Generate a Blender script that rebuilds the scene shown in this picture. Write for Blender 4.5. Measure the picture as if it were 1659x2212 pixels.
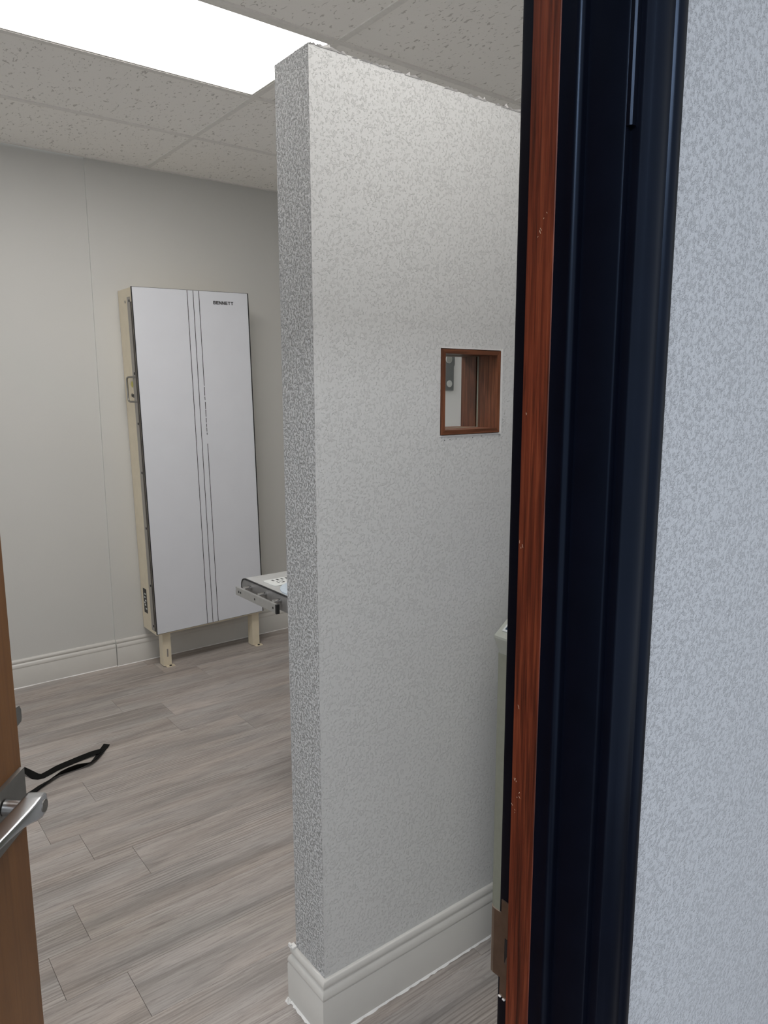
import bpy, bmesh, math, random
from mathutils import Vector, Matrix
random.seed(7)
for o in list(bpy.data.objects): bpy.data.objects.remove(o, do_unlink=True)
S = bpy.context.scene
C = S.collection
R = math.radians

# ------------------------------------------------------------------ camera
CAM_H = 1.53
A, PITCH, ROLL = R(52.313), R(9.454), R(0.143)      # heading from the +X axis, tilt down, roll
fw = Vector((math.cos(A), math.sin(A), 0)); rt = Vector((math.sin(A), -math.cos(A), 0)); up = Vector((0, 0, 1))
f3 = fw*math.cos(PITCH) - up*math.sin(PITCH)
u3 = fw*math.sin(PITCH) + up*math.cos(PITCH)
cr = rt*math.cos(ROLL) - u3*math.sin(ROLL)
cu = rt*math.sin(ROLL) + u3*math.cos(ROLL)
cd = bpy.data.cameras.new('camera'); cam = bpy.data.objects.new('camera', cd); C.objects.link(cam)
cam.matrix_world = Matrix(((cr.x, cu.x, -f3.x, 0), (cr.y, cu.y, -f3.y, 0), (cr.z, cu.z, -f3.z, CAM_H), (0, 0, 0, 1)))
cd.sensor_fit = 'VERTICAL'; cd.sensor_height = 24.0; cd.lens = 24.0*1591.84/2212.0
cd.clip_start = 0.02; cd.clip_end = 60
S.camera = cam

# ------------------------------------------------------------------ world, exposure
w = bpy.data.worlds.new('world'); S.world = w; w.use_nodes = True
w.node_tree.nodes['Background'].inputs[0].default_value = (0.90, 0.95, 1, 1)
w.node_tree.nodes['Background'].inputs[1].default_value = 0.76
vs = S.view_settings
vs.view_transform = 'Standard'; vs.look = 'None'; vs.gamma = 1.0; vs.use_curve_mapping = False
vs.exposure = 0.38
S.cycles.diffuse_bounces = 8; S.cycles.max_bounces = 12
ROOM_LAMP = ((1.0, 0.965, 0.93), 11.5)       # main troffer of the x-ray room
BOOTH_LAMP = ((1.0, 0.97, 0.93), 4.6)       # troffer over the operator's side of the partition
HALL_LAMP = ((0.90, 0.94, 1.0), 38.0)        # cool troffer in the hallway

# ------------------------------------------------------------------ materials
def nm(name):
    m = bpy.data.materials.new(name); m.use_nodes = True
    nt = m.node_tree; return m, nt, nt.nodes['Principled BSDF']
def N(nt, t, **k):
    n = nt.nodes.new(t)
    for a, b in k.items():
        if a in n.inputs: n.inputs[a].default_value = b
        else: setattr(n, a, b)
    return n
def math_(nt, op, a, b=None, c=None):
    n = nt.nodes.new('ShaderNodeMath'); n.operation = op
    for i, v in enumerate((a, b, c)):
        if v is None: continue
        if isinstance(v, (int, float)): n.inputs[i].default_value = v
        else: nt.links.new(v, n.inputs[i])
    return n.outputs[0]
def mixc(nt, fac, a, b, blend='MIX'):
    n = nt.nodes.new('ShaderNodeMix'); n.data_type = 'RGBA'; n.blend_type = blend
    for i, v in ((0, fac), (6, a), (7, b)):
        if isinstance(v, (int, float)): n.inputs[i].default_value = v
        elif isinstance(v, tuple): n.inputs[i].default_value = (*v[:3], 1)
        else: nt.links.new(v, n.inputs[i])
    return n.outputs[2]
def ramp(nt, fac, stops):
    n = nt.nodes.new('ShaderNodeValToRGB'); e = n.color_ramp.elements
    while len(e) < len(stops): e.new(0.5)
    for k, (p, c) in enumerate(stops):
        e[k].position = p; e[k].color = (*c, 1) if isinstance(c, tuple) else (c, c, c, 1)
    nt.links.new(fac, n.inputs[0]); return n.outputs[0]
def objco(nt, scale=(1, 1, 1)):
    tc = nt.nodes.new('ShaderNodeTexCoord'); mp = nt.nodes.new('ShaderNodeMapping')
    mp.inputs['Scale'].default_value = scale
    nt.links.new(tc.outputs['Object'], mp.inputs[0]); return mp.outputs[0]
def noise(nt, co, scale, detail=2.0, rough=0.5, dist=0.0):
    n = N(nt, 'ShaderNodeTexNoise', Scale=scale, Detail=detail, Roughness=rough, Distortion=dist)
    nt.links.new(co, n.inputs['Vector']); return n.outputs['Fac']
def bump(nt, bs, h, strength, dist):
    b = N(nt, 'ShaderNodeBump', Strength=strength, Distance=dist)
    nt.links.new(h, b.inputs['Height']); nt.links.new(b.outputs[0], bs.inputs['Normal'])
def plain(name, col, rough=0.5, metal=0.0, spec=None, grain=None):
    m, nt, bs = nm(name)
    bs.inputs['Base Color'].default_value = (*col, 1); bs.inputs['Roughness'].default_value = rough
    bs.inputs['Metallic'].default_value = metal
    if spec is not None: bs.inputs['Specular IOR Level'].default_value = spec
    co = objco(nt); g = grain or (60, 0.06)
    n = noise(nt, co, g[0], 3)
    k = ramp(nt, n, [(0.3, 1-g[1]), (0.7, 1+g[1]*0.3)])
    nt.links.new(mixc(nt, 1.0, col, k, 'MULTIPLY'), bs.inputs['Base Color'])
    return m
def textured_wall(name, col, scale, strength, dist, rough=0.55, lines=0.10, base=0.35, sparse=(0.44, 0.60)):
    """sprayed knock-down texture: raised squiggles over a fine orange peel"""
    m, nt, bs = nm(name)
    co = objco(nt)
    n1 = noise(nt, co, scale, 2.0, 0.5, 0.6)
    r = math_(nt, 'ABSOLUTE', math_(nt, 'SUBTRACT', n1, 0.5))
    sq = ramp(nt, r, [(0.0, 1.0), (lines, 0.0)])
    mask = ramp(nt, noise(nt, co, scale*0.55, 1.0), [(sparse[0], 0.0), (sparse[1], 1.0)])
    n2 = noise(nt, co, scale*1.6, 2.0)
    h = math_(nt, 'ADD', math_(nt, 'MULTIPLY', sq, mask), math_(nt, 'MULTIPLY', n2, base))
    bump(nt, bs, h, strength, dist)
    t = ramp(nt, noise(nt, co, 1.3, 3), [(0.3, 0.965), (0.7, 1.0)])
    nt.links.new(mixc(nt, 1.0, col, t, 'MULTIPLY'), bs.inputs['Base Color'])
    bs.inputs['Roughness'].default_value = rough
    bs.inputs['Specular IOR Level'].default_value = 0.4
    return m
def wood(name, dark, mid, light, axis, sc=1.0, rough=0.4, stripes=90):
    m, nt, bs = nm(name)
    s = [stripes*sc]*3; s[axis] = 7.0*sc
    co = objco(nt, tuple(s))
    n = noise(nt, co, 1.0, 6, 0.65, 0.4)
    s2 = [260*sc]*3; s2[axis] = 9*sc
    n2 = noise(nt, objco(nt, tuple(s2)), 1.0, 3, 0.6)
    s3 = [9*sc]*3; s3[axis] = 2.2*sc
    n3 = noise(nt, objco(nt, tuple(s3)), 1.0, 3)
    c = ramp(nt, n, [(0.28, dark), (0.5, mid), (0.72, light)])
    c = mixc(nt, math_(nt, 'MULTIPLY', ramp(nt, n2, [(0.35, 1.0), (0.48, 0.0)]), 0.55), c, dark)
    c = mixc(nt, 1.0, c, ramp(nt, n3, [(0.3, 0.72), (0.7, 1.18)]), 'MULTIPLY')
    nt.links.new(c, bs.inputs['Base Color'])
    bs.inputs['Roughness'].default_value = rough
    bump(nt, bs, n2, 0.15, 0.001)
    return m
def plank_material():
    m, nt, bs = nm('vinyl_plank')
    oi = nt.nodes.new('ShaderNodeObjectInfo')
    tc = nt.nodes.new('ShaderNodeTexCoord')
    cb = nt.nodes.new('ShaderNodeCombineXYZ')
    nt.links.new(math_(nt, 'MULTIPLY', oi.outputs['Random'], 37.0), cb.inputs[0])
    nt.links.new(math_(nt, 'MULTIPLY', oi.outputs['Random'], 91.0), cb.inputs[1])
    ad = nt.nodes.new('ShaderNodeVectorMath'); ad.operation = 'ADD'
    nt.links.new(tc.outputs['Object'], ad.inputs[0]); nt.links.new(cb.outputs[0], ad.inputs[1])
    def mp(s):
        q = nt.nodes.new('ShaderNodeMapping'); q.inputs['Scale'].default_value = s
        nt.links.new(ad.outputs[0], q.inputs[0]); return q.outputs[0]
    broad = noise(nt, mp((1.3, 13, 1)), 1.0, 4, 0.6, 0.8)
    fine = noise(nt, mp((9, 190, 1)), 1.0, 5, 0.7, 0.3)
    tick = noise(nt, mp((55, 300, 1)), 1.0, 3, 0.6, 1.0)
    wv = N(nt, 'ShaderNodeTexWave', Scale=1.0, Distortion=6.0, Detail=3.0)
    wv.inputs['Detail Scale'].default_value = 1.2
    wv.bands_direction = 'Y'; nt.links.new(mp((1.8, 26, 1)), wv.inputs['Vector'])
    patch = ramp(nt, noise(nt, mp((1.6, 7, 1)), 1.0, 2), [(0.47, 0.0), (0.62, 1.0)])
    c = ramp(nt, broad, [(0.25, (0.25, 0.225, 0.208)), (0.48, (0.40, 0.362, 0.335)), (0.72, (0.49, 0.450, 0.418))])
    c = mixc(nt, math_(nt, 'MULTIPLY', ramp(nt, fine, [(0.34, 1.0), (0.54, 0.0)]), 0.55), c, (0.19, 0.17, 0.157))
    c = mixc(nt, math_(nt, 'MULTIPLY', math_(nt, 'MULTIPLY', ramp(nt, wv.outputs['Fac'], [(0.0, 1.0), (0.5, 0.0)]), patch), 0.75), c, (0.22, 0.197, 0.183))
    c = mixc(nt, math_(nt, 'MULTIPLY', ramp(nt, tick, [(0.63, 0.0), (0.72, 1.0)]), 0.55), c, (0.46, 0.42, 0.39))
    smear = noise(nt, mp((3.2, 34, 1)), 1.0, 4, 0.7, 1.5)
    c = mixc(nt, math_(nt, 'MULTIPLY', ramp(nt, smear, [(0.30, 1.0), (0.44, 0.0)]), 0.60), c, (0.165, 0.147, 0.138))
    tone = ramp(nt, noise(nt, mp((2.0, 9, 1)), 1.0, 2), [(0.35, (0.98, 1.0, 1.02)), (0.65, (1.02, 0.99, 0.97))])
    c = mixc(nt, 1.0, c, tone, 'MULTIPLY')
    v = math_(nt, 'MULTIPLY_ADD', oi.outputs['Random'], 0.12, 0.93)
    c = mixc(nt, 1.0, c, v, 'MULTIPLY')
    nt.links.new(c, bs.inputs['Base Color'])
    bs.inputs['Roughness'].default_value = 0.5; bs.inputs['Specular IOR Level'].default_value = 0.35
    bump(nt, bs, fine, 0.25, 0.0008)
    return m
def ceiling_tile_material():
    m, nt, bs = nm('fissured_mineral_tile')
    oi = nt.nodes.new('ShaderNodeObjectInfo'); tc = nt.nodes.new('ShaderNodeTexCoord')
    ad = nt.nodes.new('ShaderNodeVectorMath'); ad.operation = 'ADD'
    nt.links.new(tc.outputs['Object'], ad.inputs[0])
    cb = nt.nodes.new('ShaderNodeCombineXYZ')
    for i in range(2): nt.links.new(math_(nt, 'MULTIPLY', oi.outputs['Random'], 23.0+i*11), cb.inputs[i])
    nt.links.new(cb.outputs[0], ad.inputs[1])
    def mp(s):
        q = nt.nodes.new('ShaderNodeMapping'); q.inputs['Scale'].default_value = s
        nt.links.new(ad.outputs[0], q.inputs[0]); return q.outputs[0]
    fis = noise(nt, mp((85, 38, 60)), 1.0, 2.0, 0.5, 0.8)
    fmask = ramp(nt, fis, [(0.625, 0.0), (0.67, 1.0)])
    fine = noise(nt, mp((160, 160, 160)), 1.0, 2)
    pin = ramp(nt, fine, [(0.68, 0.0), (0.74, 1.0)])
    hole = math_(nt, 'MAXIMUM', fmask, math_(nt, 'MULTIPLY', pin, 0.3))
    c = mixc(nt, math_(nt, 'MULTIPLY', hole, 0.50), (0.93, 0.91, 0.87), (0.30, 0.27, 0.24))
    nt.links.new(c, bs.inputs['Base Color']); bs.inputs['Roughness'].default_value = 0.9
    h = math_(nt, 'SUBTRACT', math_(nt, 'MULTIPLY', fine, 0.25), hole)
    bump(nt, bs, h, 0.5, 0.002)
    return m
def emitter(name, col, st):
    m, nt, bs = nm(name); nt.nodes.remove(bs)
    e = N(nt, 'ShaderNodeEmission'); e.inputs[0].default_value = (*col, 1); e.inputs[1].default_value = st
    nt.links.new(e.outputs[0], nt.nodes['Material Output'].inputs[0]); return m
def glass():
    m, nt, bs = nm('clear_glass')
    bs.inputs['Base Color'].default_value = (0.985, 0.995, 0.985, 1); bs.inputs['Roughness'].default_value = 0.02
    bs.inputs['Transmission Weight'].default_value = 1.0; bs.inputs['IOR'].default_value = 1.1
    return m

M = {}
M['wall'] = textured_wall('wall_paint', (0.60, 0.597, 0.573), 260, 0.10, 0.002)
M['partition'] = textured_wall('partition_paint', (0.68, 0.68, 0.665), 330, 0.55, 0.0032, lines=0.07, base=0.22, sparse=(0.52, 0.62))
M['partition_end'] = textured_wall('partition_paint_heavy', (0.66, 0.66, 0.655), 320, 1.0, 0.0050, lines=0.10, base=0.45)
M['hall'] = textured_wall('hall_paint', (0.465, 0.485, 0.525), 380, 0.6, 0.0026, lines=0.10, base=0.6)
M['tile'] = ceiling_tile_material()
M['tee'] = plain('tee_bar_white', (0.82, 0.80, 0.76), 0.5)
M['slab'] = plain('slab_grey', (0.4, 0.4, 0.4), 0.9)
M['subfloor'] = plain('subfloor_dark', (0.05, 0.045, 0.04), 0.9)
M['plank'] = plank_material()
M['baseboard'] = plain('baseboard_gloss_paint', (0.60, 0.585, 0.55), 0.28, grain=(12, 0.03))
M['caulk'] = plain('white_caulk', (0.80, 0.79, 0.77), 0.5)
M['chip'] = plain('torn_drywall_paper', (0.82, 0.80, 0.77), 0.9)
M['frame'] = plain('black_navy_paint', (0.0016, 0.0022, 0.0058), 0.30, spec=0.20, grain=(30, 0.2))
M['frame'].node_tree.nodes['Principled BSDF'].inputs['Specular Tint'].default_value = (0.50, 0.68, 1.0, 1)
M['redwood'] = wood('red_stained_wood', (0.026, 0.005, 0.0025), (0.11, 0.020, 0.008), (0.21, 0.050, 0.020), 2, 1.0, 0.42, 210)
M['lining'] = wood('lining_oak', (0.05, 0.017, 0.007), (0.16, 0.055, 0.024), (0.26, 0.098, 0.046), 2, 1.0, 0.45, 160)
M['lining_x'] = wood('lining_oak_cross', (0.05, 0.017, 0.007), (0.16, 0.055, 0.024), (0.26, 0.098, 0.046), 0, 1.0, 0.45, 160)
M['doorwood'] = wood('door_walnut_veneer', (0.15, 0.060, 0.015), (0.19, 0.078, 0.020), (0.22, 0.094, 0.027), 2, 0.5, 0.42, 60)
M['glass'] = glass()
M['satin'] = plain('satin_chrome', (0.60, 0.61, 0.63), 0.22, 1.0, grain=(300, 0.05))
M['dullmetal'] = plain('dull_nickel', (0.30, 0.29, 0.275), 0.42, 1.0)
M['brass'] = plain('tarnished_strike', (0.30, 0.245, 0.20), 0.34, 0.9, grain=(80, 0.15))
M['chrome'] = plain('chrome', (0.75, 0.75, 0.75), 0.1, 1.0)
M['cream'] = plain('cream_enamel', (0.70, 0.62, 0.47), 0.4, grain=(25, 0.05))
M['whitepanel'] = plain('white_laminate', (0.655, 0.67, 0.71), 0.38, grain=(8, 0.02))
M['scuff'] = plain('bare_wood_scuff', (0.48, 0.33, 0.24), 0.6)
M['black'] = plain('black_trim', (0.012, 0.012, 0.013), 0.5)
M['railgrey'] = plain('grey_rail', (0.33, 0.31, 0.28), 0.4, 0.3)
M['yellow'] = plain('yellow_sticker', (0.55, 0.5, 0.12), 0.5)
M['white'] = plain('white_enamel', (0.86, 0.87, 0.88), 0.35, grain=(8, 0.02))
M['grey'] = plain('grey_tabletop', (0.40, 0.405, 0.40), 0.35, grain=(40, 0.08))
M['darkgrey'] = plain('dark_grey_edge', (0.22, 0.215, 0.21), 0.45, grain=(40, 0.1))
M['alu'] = plain('brushed_aluminium', (0.55, 0.55, 0.54), 0.35, 0.8)
M['rulewhite'] = plain('rule_white', (0.62, 0.64, 0.63), 0.4)
M['paleblue'] = plain('pale_blue_glass', (0.50, 0.58, 0.66), 0.25)
M['olive'] = plain('olive_grey_enamel', (0.27, 0.275, 0.22), 0.45)
M['consolehead'] = plain('light_grey_console', (0.42, 0.43, 0.38), 0.4)
M['screen'] = plain('blue_grey_display', (0.06, 0.085, 0.12), 0.15)
M['strap'] = plain('black_webbing', (0.004, 0.004, 0.0035), 0.8, spec=0.15)
M['plategrey'] = plain('grey_metal_plate', (0.17, 0.18, 0.185), 0.45, grain=(20, 0.1))
M['discgrey'] = plain('pale_grey_disc', (0.36, 0.37, 0.35), 0.4)

# ------------------------------------------------------------------ mesh helpers
ORG = {}
def bx(bm, x0, x1, y0, y1, z0, z1):
    v = [bm.verts.new(p) for p in ((x0,y0,z0),(x1,y0,z0),(x1,y1,z0),(x0,y1,z0),(x0,y0,z1),(x1,y0,z1),(x1,y1,z1),(x0,y1,z1))]
    for q in ((3,2,1,0),(4,5,6,7),(0,1,5,4),(1,2,6,5),(2,3,7,6),(3,0,4,7)): bm.faces.new([v[i] for i in q])
def box(*a):
    bm = bmesh.new(); bx(bm, *a); return bm
def prism(pts, axis, a0, a1, bm=None):
    """extrude a 2-D outline along an axis. axis 0: pts are (y,z); 1: (x,z); 2: (x,y)"""
    bm = bm or bmesh.new()
    def P(p, a): return ((a, p[0], p[1]), (p[0], a, p[1]), (p[0], p[1], a))[axis]
    lo = [bm.verts.new(P(p, a0)) for p in pts]; hi = [bm.verts.new(P(p, a1)) for p in pts]
    n = len(pts)
    for i in range(n): bm.faces.new((lo[i], lo[(i+1) % n], hi[(i+1) % n], hi[i]))
    bm.faces.new(lo[::-1]); bm.faces.new(hi)
    return bm
def cyl(p0, p1, r, n=20, r1=None, bm=None):
    bm = bm or bmesh.new(); p0 = Vector(p0); p1 = Vector(p1); d = (p1-p0).normalized()
    a = d.orthogonal().normalized(); b = d.cross(a); r1 = r if r1 is None else r1
    A0 = [bm.verts.new(p0+(a*math.cos(t)+b*math.sin(t))*r) for t in [2*math.pi*i/n for i in range(n)]]
    B0 = [bm.verts.new(p1+(a*math.cos(t)+b*math.sin(t))*r1) for t in [2*math.pi*i/n for i in range(n)]]
    for i in range(n): bm.faces.new((A0[i], A0[(i+1) % n], B0[(i+1) % n], B0[i]))
    bm.faces.new(A0[::-1]); bm.faces.new(B0); return bm
def tube(path, r, n=10):
    bm = bmesh.new(); path = [Vector(p) for p in path]; rings = []
    ref = None
    for i, p in enumerate(path):
        d = (path[min(i+1, len(path)-1)]-path[max(i-1, 0)]).normalized()
        a = d.orthogonal().normalized() if ref is None else (ref-d*ref.dot(d)).normalized()
        ref = a; b = d.cross(a)
        rings.append([bm.verts.new(p+(a*math.cos(2*math.pi*k/n)+b*math.sin(2*math.pi*k/n))*r) for k in range(n)])
    for i in range(len(rings)-1):
        for k in range(n): bm.faces.new((rings[i][k], rings[i][(k+1) % n], rings[i+1][(k+1) % n], rings[i+1][k]))
    bm.faces.new(rings[0][::-1]); bm.faces.new(rings[-1]); return bm
def mk(name, bm, mat, parent=None, label=None, cat=None, group=None, kind=None, bevel=0, seg=2, smooth=False, origin=None):
    if bevel:
        bmesh.ops.bevel(bm, geom=[e for e in bm.edges if len(e.link_faces) == 2 and e.calc_face_angle(0) > 0.5],
                        offset=bevel, segments=seg, affect='EDGES', clamp_overlap=True)
    bmesh.ops.recalc_face_normals(bm, faces=bm.faces)
    if parent is not None and parent.name in ORG: off = ORG[parent.name]
    elif origin is not None: off = Vector(origin)
    else: off = Vector((0, 0, 0))
    bmesh.ops.translate(bm, verts=bm.verts, vec=-off)
    me = bpy.data.meshes.new(name); bm.to_mesh(me); bm.free()
    if smooth:
        for p in me.polygons: p.use_smooth = True
        me.set_sharp_from_angle(angle=R(38))
    me.materials.append(M[mat])
    o = bpy.data.objects.new(name, me); C.objects.link(o)
    if parent is not None: o.parent = parent
    else: o.location = off
    ORG[o.name] = off.copy()
    tag(o, label, cat, group, kind); return o
def tag(o, label=None, cat=None, group=None, kind=None):
    for k, v in (('label', label), ('category', cat), ('group', group), ('kind', kind)):
        if v: o[k] = v
def thing(name, loc, label, cat, group=None, kind=None, local=False, rz=0):
    o = bpy.data.objects.new(name, None); C.objects.link(o); o.location = loc; o.rotation_euler.z = rz
    o.empty_display_size = 0.1
    ORG[o.name] = Vector((0, 0, 0)) if local else Vector(loc)
    tag(o, label, cat, group, kind); return o

# ------------------------------------------------------------------ room shell
X0, X1 = -2.8, 3.4              # left and right walls
YH, YW = -1.35, 4.044           # hallway back wall and the room's back wall
WF0, WF1 = 0.355, 0.458         # the doorway wall: hallway face, room face
ZC = 2.684
DX0, DX1, DZ = -0.322, 0.499, 2.045   # door opening

# floor: sub-floor and planks
fl = mk('floor', box(X0-.1, X1+.1, YH-.1, YW+.1, -0.12, -0.0055), 'subfloor', label='grey brown wood plank vinyl floor of the room and hallway', cat='floor', kind='structure')
PW, PL = 0.1795, 1.22
plank_cache = {}
def plank_mesh(L, wid):
    key = (round(L, 4), round(wid, 4))
    if key in plank_cache: return plank_cache[key]
    bm = box(-L/2+.0004, L/2-.0004, -wid/2+.0002, wid/2-.0002, -0.005, 0)
    bmesh.ops.bevel(bm, geom=[e for e in bm.edges if all(v.co.z > -0.001 for v in e.verts)], offset=0.0005, segments=1, affect='EDGES')
    me = bpy.data.meshes.new('plank'); bm.to_mesh(me); bm.free(); me.materials.append(M['plank']); plank_cache[key] = me; return me
joints = {0: .364, 1: .476, 2: .716, 3: .594, 4: .501, 6: 1.468, 8: 1.232}
row = -13
while True:
    y0 = 1.7945 + row*PW; y1 = y0+PW
    if y0 >= YW: break
    a, b = max(y0, YH), min(y1, YW)
    if b-a > 0.02:
        j = joints.get(row, random.uniform(0, PL))
        while j > X0: j -= PL
        x = j
        while x < X1:
            xa, xb = max(x, X0), min(x+PL, X1)
            if xb-xa > 0.01:
                o = bpy.data.objects.new('plank', plank_mesh(xb-xa, b-a)); C.objects.link(o)
                o.parent = fl; o.location = ((xa+xb)/2, (a+b)/2, 0)
            x += PL
    row += 1

# walls
def wall(name, bm, mat, label): return mk(name, bm, mat, label=label, cat='wall', kind='structure')
SEAM = 1.222
bm = bmesh.new(); bx(bm, X0, SEAM, YW+.008, YW+.12, 0, ZC+.006); bx(bm, SEAM, X1, YW, YW+.12, 0, ZC+.006)
wall('wall_back', bm, 'wall', 'off white painted back wall with a vertical panel seam')
wall('wall_right', box(X1, X1+.12, YH, YW+.12, 0, ZC+.006), 'wall', 'off white side wall behind the partition')
bm = bmesh.new()
bx(bm, X0, DX0-.02, WF0, WF1-.004, 0, ZC+.006); bx(bm, DX1+.02, X1, WF0, WF1-.004, 0, ZC+.006); bx(bm, DX0-.02, DX1+.02, WF0, WF1-.004, DZ+.02, ZC+.006)
wall('wall_front', bm, 'hall', 'textured pale grey wall with the doorway in it')

# ceiling: slab, tees, tiles
ce = mk('ceiling', box(X0, X1, YH, YW+.008, ZC+.05, ZC+.15), 'slab', label='suspended ceiling of white fissured tiles in a tee grid', cat='ceiling', kind='structure')
ty = [YH, -0.78, -0.18, 0.355, 0.458, 1.03, 1.635, 2.238, 2.838, 3.437, YW]
tx = [X0, -2.12, -0.9, 0.32, 1.541, 2.76, X1]
light_cells = []
for k in range(len(ty)-1):
    if k == 3: continue            # over the doorway wall
    xs = list(tx)
    if k == 6: xs = [X0, -2.12, -0.9, 0.32, 1.541, 2.405, 3.05, X1]
    for i in range(len(xs)-1):
        if k in (7, 4, 0) and i == (1 if k == 0 else 3):
            light_cells.append((k, xs[i], xs[i+1], ty[k], ty[k+1])); continue
        mk('ceiling_tile', box(xs[i]+.003, xs[i+1]-.003, ty[k]+.003, ty[k+1]-.003, ZC+.004, ZC+.02), 'tile', ce, bevel=0.0015, seg=1)
    for x in xs[1:-1]:
        mk('cross_tee', box(x-.012, x+.012, ty[k]+.012, ty[k+1]-.012, ZC, ZC+.006), 'tee', ce)
for y in ty[1:-1]:
    if abs(y-0.40) < 0.07: continue
    mk('main_tee', box(X0, X1, y-.012, y+.012, ZC-.0006, ZC+.006), 'tee', ce)
for n_, b_ in (('b', (X0, X1, YW-.022, YW, ZC-.001, ZC+.004)), ('r', (X1-.022, X1, WF1, YW-.022, ZC-.001, ZC+.004))):
    mk('wall_angle', box(*b_), 'tee', ce)

# ceiling lights
def troffer(k, xa, xb, ya, yb, lamp, label):
    t = thing('ceiling_light', ((xa+xb)/2, (ya+yb)/2, ZC), label, 'ceiling light', 'recessed fluorescent troffers')
    m_ = 'lens%d' % k; M[m_] = emitter('lit_acrylic_lens_%d' % k, *lamp)
    xa += .013; xb -= .013; ya += .013; yb -= .013
    bm = bmesh.new(); f = 0.02
    bx(bm, xa, xb, ya, ya+f, ZC+.001, ZC+.012); bx(bm, xa, xb, yb-f*.5, yb, ZC+.001, ZC+.012)
    bx(bm, xa, xa+f*.5, ya+f, yb-f*.5, ZC+.001, ZC+.012); bx(bm, xb-f*.5, xb, ya+f, yb-f*.5, ZC+.001, ZC+.012)
    mk('light_frame', bm, 'tee', t)
    mk('lens', box(xa+f*.5, xb-f*.5, ya+f, yb-f*.5, ZC+.005, ZC+.009), m_, t)
    mk('housing', box(xa, xb, ya, yb, ZC+.013, ZC+.048), 'tee', t)
for k, xa, xb, ya, yb in light_cells:
    troffer(k, xa, xb, ya, yb, {7: ROOM_LAMP, 4: BOOTH_LAMP, 0: HALL_LAMP}[k],
            {7: 'glowing rectangular ceiling light in front of the back wall', 4: 'ceiling light above the near side of the partition', 0: 'cool white ceiling light of the hallway'}[k])

# partition with pass-through window
PX0, PX1, PY0, PY1, PZ = 0.830, 3.4, 1.309, 1.440, 2.188
WX0, WX1, WZ0, WZ1 = 1.180, 1.379, 1.421, 1.6245
bm = bmesh.new()
xs = [PX0, WX0, WX1, PX1]; zs = [0, WZ0, WZ1, PZ]
V = {}
for s, y in enumerate((PY0, PY1)):
    for i, x in enumerate(xs):
        for j, z in enumerate(zs): V[s, i, j] = bm.verts.new((x, y, z))
for i in range(3):
    for j in range(3):
        if (i, j) != (1, 1):
            for s in (0, 1): bm.faces.new([V[s, a, b] for a, b in ((i, j), (i+1, j), (i+1, j+1), (i, j+1))])
def ring(cells):
    for (a, b), (c, d) in zip(cells, cells[1:]+cells[:1]): bm.faces.new((V[0, a, b], V[0, c, d], V[1, c, d], V[1, a, b]))
ring([(1, 1), (2, 1), (2, 2), (1, 2)])
ring([(0, 0), (1, 0), (2, 0), (3, 0), (3, 1), (3, 2), (3, 3), (2, 3), (1, 3), (0, 3), (0, 2), (0, 1)])
pt = wall('wall_partition', bm, 'partition', 'freestanding textured off white partition with a small wood lined window')
pt.data.materials.append(M['partition_end'])
for p in pt.data.polygons:
    if p.normal.x < -0.9 and p.center.x < PX0+.01: p.material_index = 1
# torn paper edge along the partition top
bm = bmesh.new()
def shard(x, y, s, hgt):
    a = bm.verts.new((x, y, PZ-.002)); b = bm.verts.new((x+s, y, PZ-.001)); c = bm.verts.new((x+s*random.uniform(.2, .8), y-.003, PZ+hgt)); d = bm.verts.new((x+s*.5, y+.006, PZ))
    for q in ((a, b, c), (b, d, c), (d, a, c), (a, d, b)): bm.faces.new(q)
for k in range(46):
    shard(random.uniform(PX0, 1.5), PY0-.0005, random.uniform(.004, .030), random.uniform(.0006, .0028))
for x, s, hg in ((.853, .030, .006), (.862, .045, .003), (.90, .02, .003), (1.07, .014, .006), (1.078, .03, .003), (1.275, .035, .004), (1.30, .012, .006), (1.37, .02, .007), (1.395, .045, .005), (1.0, .03, .003)):
    shard(x, PY0-.001, s, hg)
for k in range(8): shard(PX0-.001, random.uniform(PY0, PY1-.01), random.uniform(.003, .008), random.uniform(.001, .004))
mk('torn_paper_edge', bm, 'chip', pt, kind='stuff')

bm = bmesh.new()
for x, z in ((1.195, 1.409), (1.212, 1.410), (1.262, 1.412), (1.288, 1.412), (1.318, 1.4145), (1.232, 1.411)):
    cyl((x, PY0-.0006, z), (x, PY0+.002, z), .0011, 8, bm=bm)
mk('nail_holes', bm, 'subfloor', pt, kind='stuff')
# window in the partition
wn = thing('window_1', (WX0, PY0, WZ0), 'small square wood lined window through the partition', 'window', kind='structure')
T = 0.0105; G = 0.0015
ya, yb = PY0-.004, PY1-.004
yg = (PY0+PY1)/2 + .004
def lining(y0, y1, t, e, nm_):
    x0, x1, z0, z1 = WX0+e, WX1-e, WZ0+e, WZ1-e
    mk(nm_, prism([(x0, z0), (x0+t, z0+t), (x0+t, z1-t), (x0, z1)], 1, y0, y1), 'lining', wn)
    mk(nm_, prism([(x1, z0), (x1, z1), (x1-t, z1-t), (x1-t, z0+t)], 1, y0, y1), 'lining', wn)
    mk(nm_, prism([(x0, z1), (x0+t, z1-t), (x1-t, z1-t), (x1, z1)], 1, y0, y1), 'lining_x', wn)
    mk(nm_, prism([(x0, z0), (x1, z0), (x1-t, z0+t), (x0+t, z0+t)], 1, y0, y1), 'lining_x', wn)
lining(ya, yg-.004, T, G, 'lining_board')
lining(yg+.004, yb, T, G, 'rear_lining_board')
mk('pane', box(WX0+.004, WX1-.004, yg-.003, yg+.003, WZ0+.004, WZ1-.004), 'glass', wn)
bm = bmesh.new(); x0, x1, z0, z1 = WX0+T, WX1-T, WZ0+T, WZ1-T; q = .0025
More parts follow.
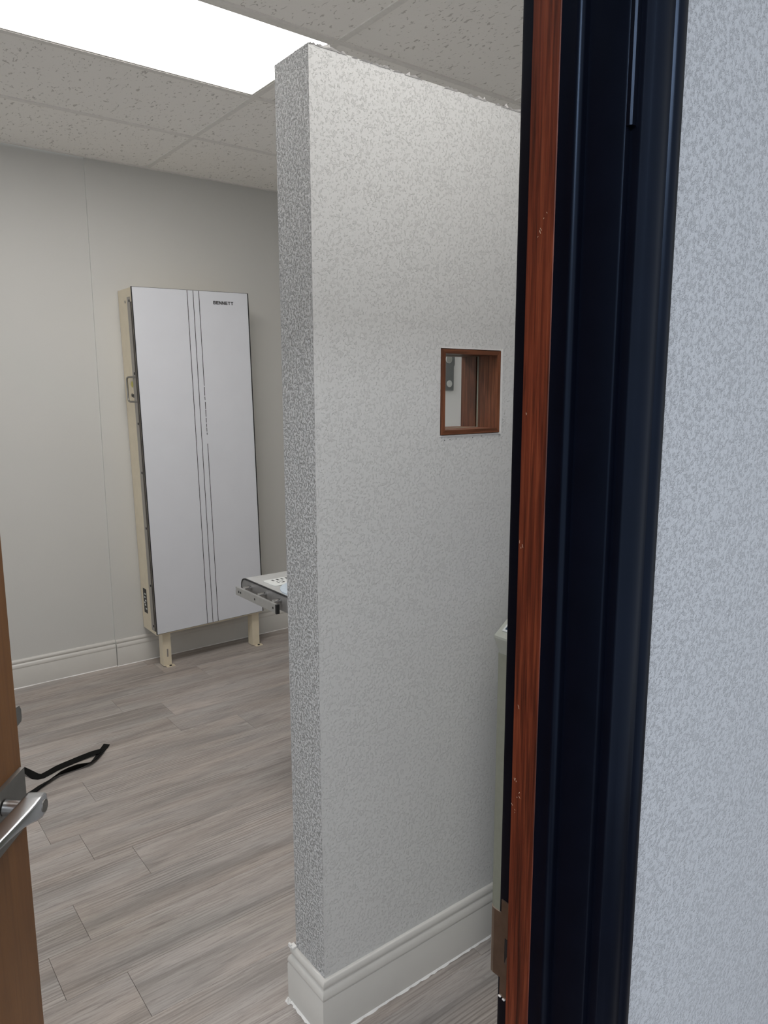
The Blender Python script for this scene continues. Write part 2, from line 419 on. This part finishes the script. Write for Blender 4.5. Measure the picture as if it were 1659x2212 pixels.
bx(bm, x0, x0+q, yg-.007, yg-.003, z0, z1); bx(bm, x1-q, x1, yg-.007, yg-.003, z0, z1)
bx(bm, x0+q, x1-q, yg-.007, yg-.003, z1-q, z1); bx(bm, x0+q, x1-q, yg-.007, yg-.003, z0, z0+q)
mk('glazing_bead', bm, 'olive', wn)
bm = bmesh.new()
bx(bm, WX1+.0002, WX1+.0075, PY0-.0030, PY0+.001, WZ0-.003, WZ1+.004); bx(bm, WX0-.003, WX1, PY0-.0012, PY0+.001, WZ0-.0035, WZ0-.0002); bx(bm, WX0, WX1, PY0-.001, PY0+.001, WZ1+.0002, WZ1+.002)
mk('caulk_line', bm, 'caulk', wn)

# baseboards
BB = [(0, 0), (.0165, 0), (.0165, .101), (.0150, .1035), (.0150, .1055), (.0165, .108), (.0165, .112), (.0150, .119), (.0115, .125), (.0085, .1275),
      (.0080, .130), (.0100, .1325), (.0112, .136), (.0108, .141), (.0085, .146), (.0045, .1495), (0, .1505)]
def sweep(path, side, bm=None):
    """extrude the moulding profile along a plan path with mitred corners; side=+1: profile grows to the right of travel"""
    bm = bm or bmesh.new(); P = [Vector((p[0], p[1])) for p in path]; rings = []
    for i, p in enumerate(P):
        ns = []
        if i > 0: d = (P[i]-P[i-1]).normalized(); ns.append(Vector((d.y, -d.x))*side)
        if i < len(P)-1: d = (P[i+1]-P[i]).normalized(); ns.append(Vector((d.y, -d.x))*side)
        n = ns[0] if len(ns) == 1 else (ns[0]+ns[1])/(1+ns[0].dot(ns[1]))
        rings.append([bm.verts.new((p.x+n.x*o, p.y+n.y*o, z)) for o, z in BB])
    for a, b in zip(rings, rings[1:]):
        for k in range(len(BB)): bm.faces.new((a[k], a[(k+1) % len(BB)], b[(k+1) % len(BB)], b[k]))
    bm.faces.new(rings[0]); bm.faces.new(rings[-1][::-1]); return bm
def baseb(name, path, side, label): return mk(name, sweep(path, side), 'baseboard', label=label, cat='baseboard', kind='structure', smooth=True)
bb = baseb('baseboard_partition', [(PX1-.02, PY1), (PX0, PY1), (PX0, PY0), (PX1, PY0)], -1 if False else 1, 'glossy moulded baseboard wrapping the foot of the partition')
b1 = baseb('baseboard_back', [(X0+.02, YW+.008), (SEAM-.0005, YW+.008)], 1, 'glossy moulded baseboard along the back wall left of the seam')
b2 = baseb('baseboard_back_seam', [(SEAM+.003, YW), (X1-.02, YW)], 1, 'glossy moulded baseboard along the back wall behind the white wall stand')
# caulk along the floor joint of the partition baseboard
bm = bmesh.new()
def bead(p, q, n, w0=.004):
    p = Vector(p); q = Vector(q); d = (q-p).normalized(); nn = Vector((d.y, -d.x))
    pr = None
    for i in range(n+1):
        c = p.lerp(q, i/n); wd = w0*random.uniform(.5, 1.3)
        v = [bm.verts.new((c.x, c.y, .0002)), bm.verts.new((c.x+nn.x*wd, c.y+nn.y*wd, .0004)), bm.verts.new((c.x, c.y, .004))]
        if pr:
            for k in range(3): bm.faces.new((pr[k], pr[(k+1) % 3], v[(k+1) % 3], v[k]))
        pr = v
ex, ey = PX0-.0165, PY0-.0165
bead((ex, PY1+.0165), (ex, ey), 24, .006); bead((ex, ey), (2.2, ey), 120, .005)
for k in range(14):
    a = random.uniform(0, 6.28); c = Vector((ex-.006+random.uniform(-.005, .004), PY1+.012+random.uniform(-.012, .006))); r_ = random.uniform(.003, .007)
    v = [bm.verts.new((c.x+math.cos(a+t)*r_*random.uniform(.5, 1), c.y+math.sin(a+t)*r_, .0005)) for t in (0, 1.5, 3, 4.5)]
    tp = bm.verts.new((c.x, c.y, random.uniform(.003, .012)))
    for i in range(4): bm.faces.new((v[i], v[(i+1) % 4], tp))
mk('caulk_bead', bm, 'caulk', bb, kind='stuff')
bm = bmesh.new()
bx(bm, ex+.002, ex+.007, PY1+.004, PY1+.014, .149, .158); bx(bm, ex+.004, PX0, PY1-.004, PY1+.012, .150, .154)
mk('paint_lump', bm, 'caulk', bb, bevel=.0015)
bm = bmesh.new(); bead((SEAM, YW-.0165), (3.2, YW-.0165), 60, .004)
mk('caulk_bead', bm, 'caulk', b2, kind='stuff')
bm = bmesh.new(); bead((X0+.03, YW-.0085), (SEAM, YW-.0085), 60, .004)
mk('caulk_bead', bm, 'caulk', b1, kind='stuff')

# ------------------------------------------------------------------ door frame (right jamb in view; left jamb and head complete it)
JX = DX1
tr = thing('trim_1', (JX, WF0, 0), 'black painted door frame with a red stained wood stop', 'door frame', kind='structure')
def arc(cx, cy, r, a0, a1, n): return [(cx+r*math.cos(R(a0+(a1-a0)*i/n)), cy+r*math.sin(R(a0+(a1-a0)*i/n))) for i in range(n+1)]
jamb = [(JX+.0195, WF1), (JX+.003, WF1), (JX+.0006, WF1-.001), (JX, WF1-.0035), (JX, .3545), (JX+.0008, .3532), (JX+.002, .353), (JX+.0195, .353)]
ja = mk('jamb', prism(jamb, 2, 0, DZ+.018), 'frame', tr, smooth=True)
stop_edge = [(.4875, .4070), (.4885, .4030), (.4893, .3980), (.4893, .3935)] + arc(.4945, .3935, .0052, 180, 270, 6) + [(JX, .3883)]
mk('stop_moulding', prism([(JX, .4350), (.4885, .4350), (.4885, .4070)] + stop_edge, 2, 0, DZ), 'frame', tr, smooth=True)
mk('wood_stop_face', prism([(.4872, .4349), (.4885, .4350), (.4885, .4068), (.4876, .4066), (.4872, .4074)], 2, 0, DZ), 'redwood', tr, label='worn red stained wood strip of the door stop')
bm = bmesh.new()
for z, y, n in ((1.655, .421, 4), (1.668, .417, 2), (1.508, .430, 2), (1.395, .4315, 3), (1.245, .4300, 2), (1.172, .4310, 3), (1.155, .4265, 3), (1.140, .4320, 3)):
    for k in range(n):
        yy = y+random.uniform(-.0025, .0025); zz = z+random.uniform(-.004, .004); l_ = random.uniform(.0004, .0016); a = random.uniform(-.8, .8)
        d = Vector((0, math.sin(a), math.cos(a)))*l_; e = Vector((0, math.cos(a), -math.sin(a)))*.00022; c = Vector((.48712, yy, zz))
        v = [bm.verts.new(c+q) for q in (d+e, d-e, -d-e, -d+e)]; w_ = [bm.verts.new(c+q+Vector((.0004, 0, 0))) for q in (d+e, d-e, -d-e, -d+e)]
        bm.faces.new(v)
        for i in range(4): bm.faces.new((v[i], v[(i+1) % 4], w_[(i+1) % 4], w_[i]))
mk('scuff_marks', bm, 'scuff', tr, kind='stuff')
casing = [(.506, .3565), (.506, .3450), (.5066, .3437), (.5085, .3428), (.5110, .3400), (.5140, .3375), (.5180, .3358), (.5220, .3352), (.5255, .3354),
          (.5275, .3350), (.5285, .3335), (.5300, .3318), (.5330, .3310), (.5375, .3310), (.5392, .3322), (.5395, .3345), (.5395, .3565)]
ca = mk('casing', prism(casing, 2, 0, DZ+.045), 'frame', tr, smooth=True)
mk('groove_filler', prism([(.5000, .3531), (.5000, .3500), (.5012, .3485), (.5058, .3485), (.5058, .3531)], 2, 1.722, DZ+.018), 'frame', tr, bevel=.0006)
# left jamb and head
mk('jamb', prism([(DX0-.0195, .353), (DX0, .353), (DX0, WF1), (DX0-.0195, WF1)], 2, 0, DZ+.018), 'frame', tr)
mk('head_jamb', box(DX0, JX, .353, WF1, DZ, DZ+.018), 'frame', tr)
mk('casing', box(DX0-.042, DX0-.007, .336, .3565, 0, DZ+.045), 'frame', tr, bevel=.004)
mk('head_casing', box(DX0-.007, .506, .336, .3565, DZ+.008, DZ+.045), 'frame', tr, bevel=.004)
# paint chips on the jamb
# strike plate: T-shaped leaf with a curled lip and a latch hole
st = bmesh.new()
sx = JX-.0012
yl, ym, yr = .4620, .4535, .4100     # lip edge, end of the tabs, hidden end behind the stop
def plate(y0, y1, z0, z1): bx(st, sx, JX+.0002, y0, y1, z0, z1)
plate(.436, ym, .918, .938); plate(.436, ym, 1.012, 1.0265)
plate(.4482, ym, .938, 1.012); plate(.436, .4482, .938, .9585); plate(.436, .4482, .9865, 1.012)
# lip: starts at ym, curls away round the room-side edge of the jamb
prof = [(sx, ym), (sx-.0003, .4585), (sx-.0006, .4625), (sx+.0002, .4662), (sx+.0025, .4688), (sx+.0035, .4682), (sx+.0014, .4658), (sx+.0009, .4625), (sx+.0012, .4585), (JX+.0002, ym)]
prism(prof, 2, .9385, 1.0115, st)
spl = mk('strike_plate', st, 'brass', tr, label='tarnished metal strike plate with a curled lip', smooth=False)
bm = bmesh.new(); bx(bm, sx-.0002, sx+.0008, .436, .4478, .9590, .9860)
mk('latch_hole', bm, 'black', spl)
mk('latch_edge', prism([(.4405, .9590), (.4470, .9590), (.4440, .9680), (.4405, .9680)], 0, sx-.0012, sx+.0003), 'dullmetal', spl)
bm = bmesh.new()
for z, y in ((.9178, .4525), (.9174, .447)):
    bx(bm, sx-.0012, sx+.0005, y-.0014, y+.0014, z-.0007, z+.0006)
mk('chipped_paint', bm, 'caulk', spl)

# ------------------------------------------------------------------ open door (local frame: x along the leaf from the hinge, -y the hallway face)
PHI = R(52.9); DW = 0.80
dr = thing('door_1', (-0.2940, .4615, 0), 'open brown wood door with a satin lever handle', 'door', kind='structure', local=True, rz=PHI)
lf = mk('door_leaf', box(0.003, DW, 0, .044, .008, 2.032), 'doorwood', dr, bevel=.0015)
LX = DW-.066; LZ = 0.972
def loc(name, bm, mat, parent, **k):
    ORG[parent.name] = Vector((0, 0, 0)); return mk(name, bm, mat, parent, **k)
es = loc('escutcheon_plate', prism([(DW-.128, LZ-.060), (DW-.005, LZ-.060), (DW-.005, LZ+.026), (DW-.128, LZ+.026)], 1, -.007, .0005), 'dullmetal', dr, bevel=.003, seg=2, smooth=True)
lv = loc('lever_handle', cyl((LX, -.008, LZ), (LX, -.036, LZ-.002), .0110, 24), 'satin', dr, smooth=True)
# lever blade: lofted from the hub back towards the hinge
def loft(secs, n=16, power=3.0):
    bm = bmesh.new(); rings = []
    for x, yc, zc, hy, hz in secs:
        r_ = []
        for k in range(n):
            t = 2*math.pi*k/n; c, s_ = math.cos(t), math.sin(t)
            r_.append(bm.verts.new((x, yc+hy*math.copysign(abs(c)**(2/power), c), zc+hz*math.copysign(abs(s_)**(2/power), s_))))
        rings.append(r_)
    for a, b in zip(rings, rings[1:]):
        for k in range(n): bm.faces.new((a[k], a[(k+1) % n], b[(k+1) % n], b[k]))
    bm.faces.new(rings[0][::-1]); bm.faces.new(rings[-1]); return bm
secs = []
for dx, half, zb in ((.021, .0095, -.008), (.0195, .0120, -.012), (.014, .0135, -.0150), (0, .0140, -.0160), (-.014, .0140, -.0125), (-.030, .0138, -.006), (-.050, .0134, 0.0), (-.080, .0126, .0035), (-.108, .0115, .0045), (-.118, .0095, .0055)):
    zt = .0140 if dx < .016 else .0140-(dx-.016)*.9
    secs.append((LX+dx, -.0445+(-.02-dx if dx < -.02 else 0)*.05, LZ+(zt+zb)/2, half, (zt-zb)/2))
bl = loc('lever_blade', loft(secs, 32, 7.0), 'satin', lv, smooth=True)
loc('privacy_button', cyl((LX+.006, -.0580, LZ-.001), (LX+.006, -.0593, LZ-.001), .0085, 24), 'dullmetal', lv, smooth=True)
dbz = 1.067
db = loc('deadbolt_face', box(DW-.001, DW+.0012, .003, .030, dbz-.030, dbz+.030), 'dullmetal', dr, bevel=.0005)
loc('deadbolt', prism([(DW, dbz-.0145), (DW+.0205, dbz-.0110), (DW+.0225, dbz-.005), (DW+.0225, dbz+.006), (DW+.0180, dbz+.0140), (DW, dbz+.0160)], 1, .004, .026), 'dullmetal', db, bevel=.0015)
loc('latch_face', box(DW-.001, DW+.001, .010, .034, LZ-.028, LZ+.028), 'brass', dr, bevel=.0004)
for z in (.25, 1.02, 1.80):
    loc('hinge', cyl((.0, -.004, z-.05), (.0, -.004, z+.05), .0065, 12), 'dullmetal', dr, smooth=True)

# ------------------------------------------------------------------ wall stand (bucky) on the back wall
BY = 3.83
bs_ = thing('wall_stand', (1.69, BY+.1, 0), 'tall white fronted cream metal wall stand on two legs against back wall', 'wall stand')
o_ = ORG[bs_.name]
LEAN = R(-1.1)
def lean(o):       # the cabinet leans a touch to the left on its legs
    o.rotation_euler.y = LEAN; return o
bx0, bx1, bz0, bz1 = 1.390, 2.034, .202, 2.050
body = lean(mk('cabinet_body', box(bx0, bx1, BY+.004, YW-.004, bz0, bz1), 'cream', bs_, bevel=.003))
mk('edge_gasket', box(bx0-.0040, bx1+.0085, BY-.0028, BY+.004, bz0+.009, bz1+.0022), 'black', body)
fp = mk('front_panel', box(bx0, bx1, BY-.0065, BY-.0028, bz0+.0115, bz1), 'whitepanel', body)
for x in (1.6820, 1.7150, 1.7475):
    if x < 1.74: bm = box(x-.0017, x+.0017, BY-.0069, BY-.0064, bz0+.012, bz1-.001)
    else:
        bm = bmesh.new(); z = bz1-.001
        segs = [(bz1-.001, 1.55)]
        z = 1.545
        while z > 1.30: l_ = random.uniform(.012, .05); segs.append((z, z-l_)); z -= l_+random.uniform(.003, .010)
        segs += [(z-.0, z-.012), (1.235, bz0+.012)]
        for a, b in segs: bx(bm, x-.0017, x+.0017, BY-.0069, BY-.0064, b, a)
    mk('stripe', bm, 'black', fp)
# lettering
def letters(word, x, z, cw, ch, gap, st):
    bm = bmesh.new(); y0, y1 = BY-.0070, BY-.0064
    def r(a, b, c, d): bx(bm, x+a*cw, x+b*cw, y0, y1, z+c*ch, z+d*ch)
    for L in word:
        s = st
        if L == 'B':
            r(0, s*.6, 0, 1); r(s*.6, .9, 0, .24); r(s*.6, .9, .40, .60); r(s*.6, .9, .76, 1); r(.72, 1, .08, .44); r(.72, 1, .56, .92)
        if L == 'E':
            r(0, s*.6, 0, 1); r(s*.6, 1, 0, .24); r(s*.6, .95, .39, .61); r(s*.6, 1, .76, 1)
        if L == 'N':
            r(0, s*.55, 0, 1); r(1-s*.55, 1, 0, 1)
            prism([(x, z+ch), (x+s*.7*cw, z+ch), (x+cw, z), (x+(1-s*.7)*cw, z)], 1, y0, y1, bm)
        if L == 'T':
            r(0, 1, .76, 1); r(.5-s*.32, .5+s*.32, 0, .76)
        x += cw+gap
    return bm
mk('maker_lettering', letters('BENNETT', 1.828, 1.984, .0150, .0175, .0022, .46), 'black', fp, label='BENNETT')
# side face: recessed rail, slot, screws, handle, stickers
sx0 = bx0
mk('side_rail', box(sx0-.003, sx0+.001, BY+.032, BY+.072, bz0+.02, bz1-.045), 'railgrey', body, bevel=.001, seg=1)
mk('slot', box(sx0-.0012, sx0+.001, BY+.018, BY+.030, bz0+.02, bz1-.07), 'black', body)
for z in (1.985, 1.62, 1.36, 1.10, .80, .48, .25):
    mk('rail_screw', cyl((sx0-.0050, BY+.040, z), (sx0-.001, BY+.040, z), .007, 10), 'black', body)
mk('side_screw', cyl((sx0-.003, BY+.105, 1.985), (sx0+.001, BY+.105, 1.985), .007, 12), 'railgrey', body)
hz0, hz1 = 1.475, 1.602; hy = BY+.115
pth = [(sx0+.002, BY+.03, hz1), (sx0-.012, BY+.06, hz1), (sx0-.018, hy-.018, hz1), (sx0-.019, hy-.006, hz1-.003), (sx0-.020, hy-.001, hz1-.010), (sx0-.020, hy, hz1-.022),
       (sx0-.020, hy, hz0+.022), (sx0-.020, hy-.001, hz0+.010), (sx0-.019, hy-.006, hz0+.003), (sx0-.018, hy-.018, hz0), (sx0-.012, BY+.06, hz0), (sx0+.002, BY+.03, hz0)]
mk('pull_handle', tube(pth, .0050, 10), 'dullmetal', body, smooth=True)
mk('yellow_sticker', cyl((sx0-.0012, BY+.095, 1.565), (sx0+.0005, BY+.095, 1.565), .016, 20), 'yellow', body)
mk('vent_hole', cyl((sx0-.0012, BY+.085, 1.505), (sx0+.0005, BY+.085, 1.505), .010, 16), 'black', body)
mk('vent_hole', cyl((sx0-.0012, BY+.108, 1.508), (sx0+.0005, BY+.108, 1.508), .010, 16), 'black', body)
dl = mk('rating_label', box(sx0-.0012, sx0+.0005, BY+.125, BY+.175, .30, .44), 'black', body)
bm = bmesh.new()
for z, yy in ((.325, .14), (.345, .15), (.358, .158), (.372, .142), (.39, .152), (.41, .145)):
    bx(bm, sx0-.0016, sx0-.001, BY+yy-.010, BY+yy+.010, z-.004, z+.005)
mk('label_print', bm, 'rulewhite', dl)
# legs
for k, (lx, ln) in enumerate(((1.424, .046), (1.977, .046))):
    lg = mk('leg', prism([(lx, BY+.030), (lx+ln, BY+.030), (lx+ln, BY+.033), (lx+.003, BY+.033), (lx+.003, BY+.085), (lx, BY+.085)], 2, .004, bz0+.006), 'cream', bs_)
    mk('foot', box(lx+.012, lx+ln+.012, BY+.008, BY+.040, 0, .004), 'cream', lg, bevel=.001, seg=1)
    mk('anchor_bolt', cyl((lx+.034, BY+.018, .004), (lx+.034, BY+.018, .008), .007, 10), 'black', lg)
    if k == 0:
        mk('leg_slot', box(lx+.021, lx+.029, BY+.0292, BY+.0302, .055, .10), 'railgrey', lg)

# ------------------------------------------------------------------ x-ray table: only its end shows past the partition
tb = thing('xray_table', (2.1, 2.25, 0), 'grey topped x-ray table with a metal end rail behind the partition', 'table')
TX, TZ = 1.283, .800
ty0, ty1 = 1.93, 2.585
def rounded(x0, x1, y0, y1, r, n=6):
    pts = []
    for cx_, cy_, a in ((x0+r, y0+r, 180), (x1-r, y0+r, 270), (x1-r, y1-r, 0), (x0+r, y1-r, 90)): pts += arc(cx_, cy_, r, a, a+90, n)
    return pts
# rounded tub section swept along X
sec = [(ty0, .735), (ty0, TZ-.03)] + arc(ty0+.03, TZ-.03, .03, 180, 90, 6) + arc(ty1-.03, TZ-.03, .03, 90, 0, 6) + [(ty1, .735)]
top = mk('tabletop', prism(sec, 0, TX+.004, 3.05), 'grey', tb, smooth=True)
sec2 = [(y, z-.0015 if z > .74 else z+.004) for y, z in sec]
sec2 = [(y+(.0015 if y < 2.2 else -.0015), z) for y, z in sec2]
mk('end_cap', prism(sec2, 0, TX, TX+.004), 'darkgrey', top, smooth=True)
sec3 = sec + [(ty1-.0001, .735)]
bm = bmesh.new(); n_ = len(sec)
ii = [(y+(.004 if y < 2.2 else -.004), z-(.004 if z > .77 else 0)) for y, z in sec]
for a0, a1 in ((TX-.0015, TX+.005),):
    vo = [[bm.verts.new((a, y, z)) for y, z in q] for q in (sec, ii) for a in (a0, a1)]
    for k in range(n_-1):
        for p, q in ((0, 1), (2, 3), (0, 2), (1, 3)): bm.faces.new((vo[p][k], vo[p][k+1], vo[q][k+1], vo[q][k]))
mk('piping', bm, 'black', top)
rl = mk('end_rail', box(TX-.040, TX-.030, 2.240, 2.555, .742, .774), 'alu', tb, bevel=.0015)
for y in (2.275, 2.385, 2.500):
    mk('rail_bolt', cyl((TX-.031, y, .776), (TX+.001, y, .776), .0080, 14), 'chrome', tb, smooth=True)
for y in (2.53, 2.515, 2.40, 2.262):
    mk('rail_hole', cyl((TX-.0405, y, .758), (TX-.0395, y, .758), .0045, 12), 'black', rl)
mk('rail_cap', box(TX-.0415, TX-.0285, 2.234, 2.243, .741, .775), 'black', rl, bevel=.001)
rp = mk('scale_plate', prism(rounded(1.314, 1.80, 2.372, 2.470, .012, 4), 2, TZ, TZ+.003), 'rulewhite', tb)
bm = bmesh.new()
for k in range(22):
    x = 1.345+k*.020; bx(bm, x, x+.008, 2.440, 2.458, TZ+.003, TZ+.0034)
for k in range(10):
    x = 1.350+k*.044
    bx(bm, x, x+.004, 2.402, 2.425, TZ+.003, TZ+.0034); bx(bm, x+.012, x+.026, 2.402, 2.406, TZ+.003, TZ+.0034); bx(bm, x+.012, x+.026, 2.420, 2.424, TZ+.003, TZ+.0034); bx(bm, x+.022, x+.026, 2.406, 2.420, TZ+.003, TZ+.0034)
mk('scale_marks', bm, 'black', rp)
mk('centre_disc', cyl((1.428, 2.258, TZ), (1.428, 2.258, TZ+.005), .136, 48), 'paleblue', tb)
mk('pedestal', box(1.70, 2.75, 2.02, 2.46, 0, .70), 'white', tb, bevel=.01)
mk('table_frame', box(1.45, 2.98, 1.98, 2.52, .70, .735), 'alu', tb, bevel=.004)

# ------------------------------------------------------------------ tube column seen through the little window
tc_ = thing('tube_column', (2.72, 3.07, 0), 'white enamelled column seen through the small partition window', 'column')
mk('column_body', box(2.52, 2.93, 2.95, 3.20, .03, 2.32), 'white', tc_, bevel=.012)
mk('column_base', box(2.46, 2.99, 2.90, 3.25, 0, .03), 'darkgrey', tc_, bevel=.006)
plt = mk('grey_bracket', prism([(2.615, 1.522), (2.744, 1.522), (2.744, 1.645), (2.750, 1.660), (2.750, 1.79), (2.615, 1.79)], 1, 2.940, 2.951), 'plategrey', tc_, bevel=.001)
mk('disc_ring', cyl((2.706, 2.9365, 1.686), (2.706, 2.941, 1.686), .021, 24), 'rulewhite', plt)
mk('disc', cyl((2.706, 2.935, 1.686), (2.706, 2.937, 1.686), .0185, 24), 'discgrey', plt)
mk('disc', cyl((2.712, 2.9365, 1.558), (2.712, 2.941, 1.558), .018, 24), 'rulewhite', plt)

# ------------------------------------------------------------------ control console beside the door frame
cs = thing('control_console', (1.52, 1.0, 0), 'grey control console with a sloped top standing against the partition', 'console')
y0, y1 = .78, 1.233
mk('pedestal', box(1.3205, 1.70, y0+.01, y1+.003, 0.0, .87), 'olive', cs, bevel=.004)
hd = mk('console_head', prism([(1.3005, .916), (1.3005, .922), (1.58, 1.122), (1.72, 1.122), (1.72, .862), (1.325, .862)], 1, y0, y1), 'consolehead', cs, bevel=.002)
def slope_box(s0, s1, ya_, yb_, t0, t1):
    d = Vector((.2795, 0, .2)).normalized(); n = Vector((-d.z, 0, d.x)); o = Vector((1.3005, 0, .922))
    pts = [o+d*s+n*t for s, t in ((s0, t0), (s1, t0), (s1, t1), (s0, t1))]
    return prism([(p.x, p.z) for p in pts], 1, ya_, yb_)
mk('bezel', slope_box(.018, .32, y0+.03, y1-.014, -.001, .003), 'rulewhite', hd)
mk('display', slope_box(.024, .31, y0+.036, y1-.020, .003, .0036), 'screen', hd)

# ------------------------------------------------------------------ black strap lying on the floor
def ribbon(pts, wd, th):
    """pts: (x, y, z, wx, wy, wz) centre line plus the width direction"""
    # smooth the path
    P = []
    for i in range(len(pts)-1):
        for k in range(2):
            t = k/2; a = pts[max(i-1, 0)]; b = pts[i]; c = pts[i+1]; d = pts[min(i+2, len(pts)-1)]
            P.append([0.5*((2*b[j])+(-a[j]+c[j])*t+(2*a[j]-5*b[j]+4*c[j]-d[j])*t*t+(-a[j]+3*b[j]-3*c[j]+d[j])*t**3) for j in range(6)])
    P.append(list(pts[-1]))
    bm = bmesh.new(); rings = []
    for i, p in enumerate(P):
        c = Vector(p[:3]); wv = Vector(p[3:]).normalized()
        d = (Vector(P[min(i+1, len(P)-1)][:3])-Vector(P[max(i-1, 0)][:3])).normalized()
        n = d.cross(wv).normalized()
        q = [c+wv*(wd/2)*s+n*(th/2)*t for s, t in ((-1, -1), (1, -1), (1, 1), (-1, 1))]
        lo = min(v.z for v in q)
        if lo < 0.0008:
            for v in q: v.z += 0.0008-lo
        rings.append([bm.verts.new(v) for v in q])
    for a, b in zip(rings, rings[1:]):
        for k in range(4): bm.faces.new((a[k], a[(k+1) % 4], b[(k+1) % 4], b[k]))
    bm.faces.new(rings[0][::-1]); bm.faces.new(rings[-1]); return bm
st_ = [(.880, 3.125, .003, .5, -.6, 0), (.850, 3.085, .003, .6, -.5, .1), (.815, 3.035, .005, .5, -.5, .3), (.770, 2.988, .007, .1, -.8, .5), (.715, 2.978, .010, 0, -.4, .9), (.650, 2.972, .010, 0, -.6, .7), (.605, 2.950, .006, .1, -.9, .5),
       (.560, 2.926, .003, .2, -.9, .2), (.515, 2.896, .002, .4, -.9, 0), (.45, 2.89, .002, .1, -.9, 0), (.40, 2.93, .002, -.9, -.2, 0), (.395, 3.00, .002, -.9, .2, 0), (.44, 3.06, .003, -.3, .9, .2),
       (.500, 3.083, .008, 0, .7, .6), (.540, 3.070, .018, .2, .7, .5), (.563, 3.020, .004, .5, .3, .3), (.590, 3.006, .004, -.1, .9, .2), (.650, 3.034, .006, -.2, .9, .2), (.720, 3.052, .007, -.1, .9, .2), (.795, 3.064, .010, .1, .9, .2), (.835, 3.058, .012, .4, .5, .2)]
mk('strap', ribbon(st_, .029, .0020), 'strap', label='black webbing strap lying in a loop on the plank floor', cat='strap', origin=(.6, 3.0, 0), smooth=False)
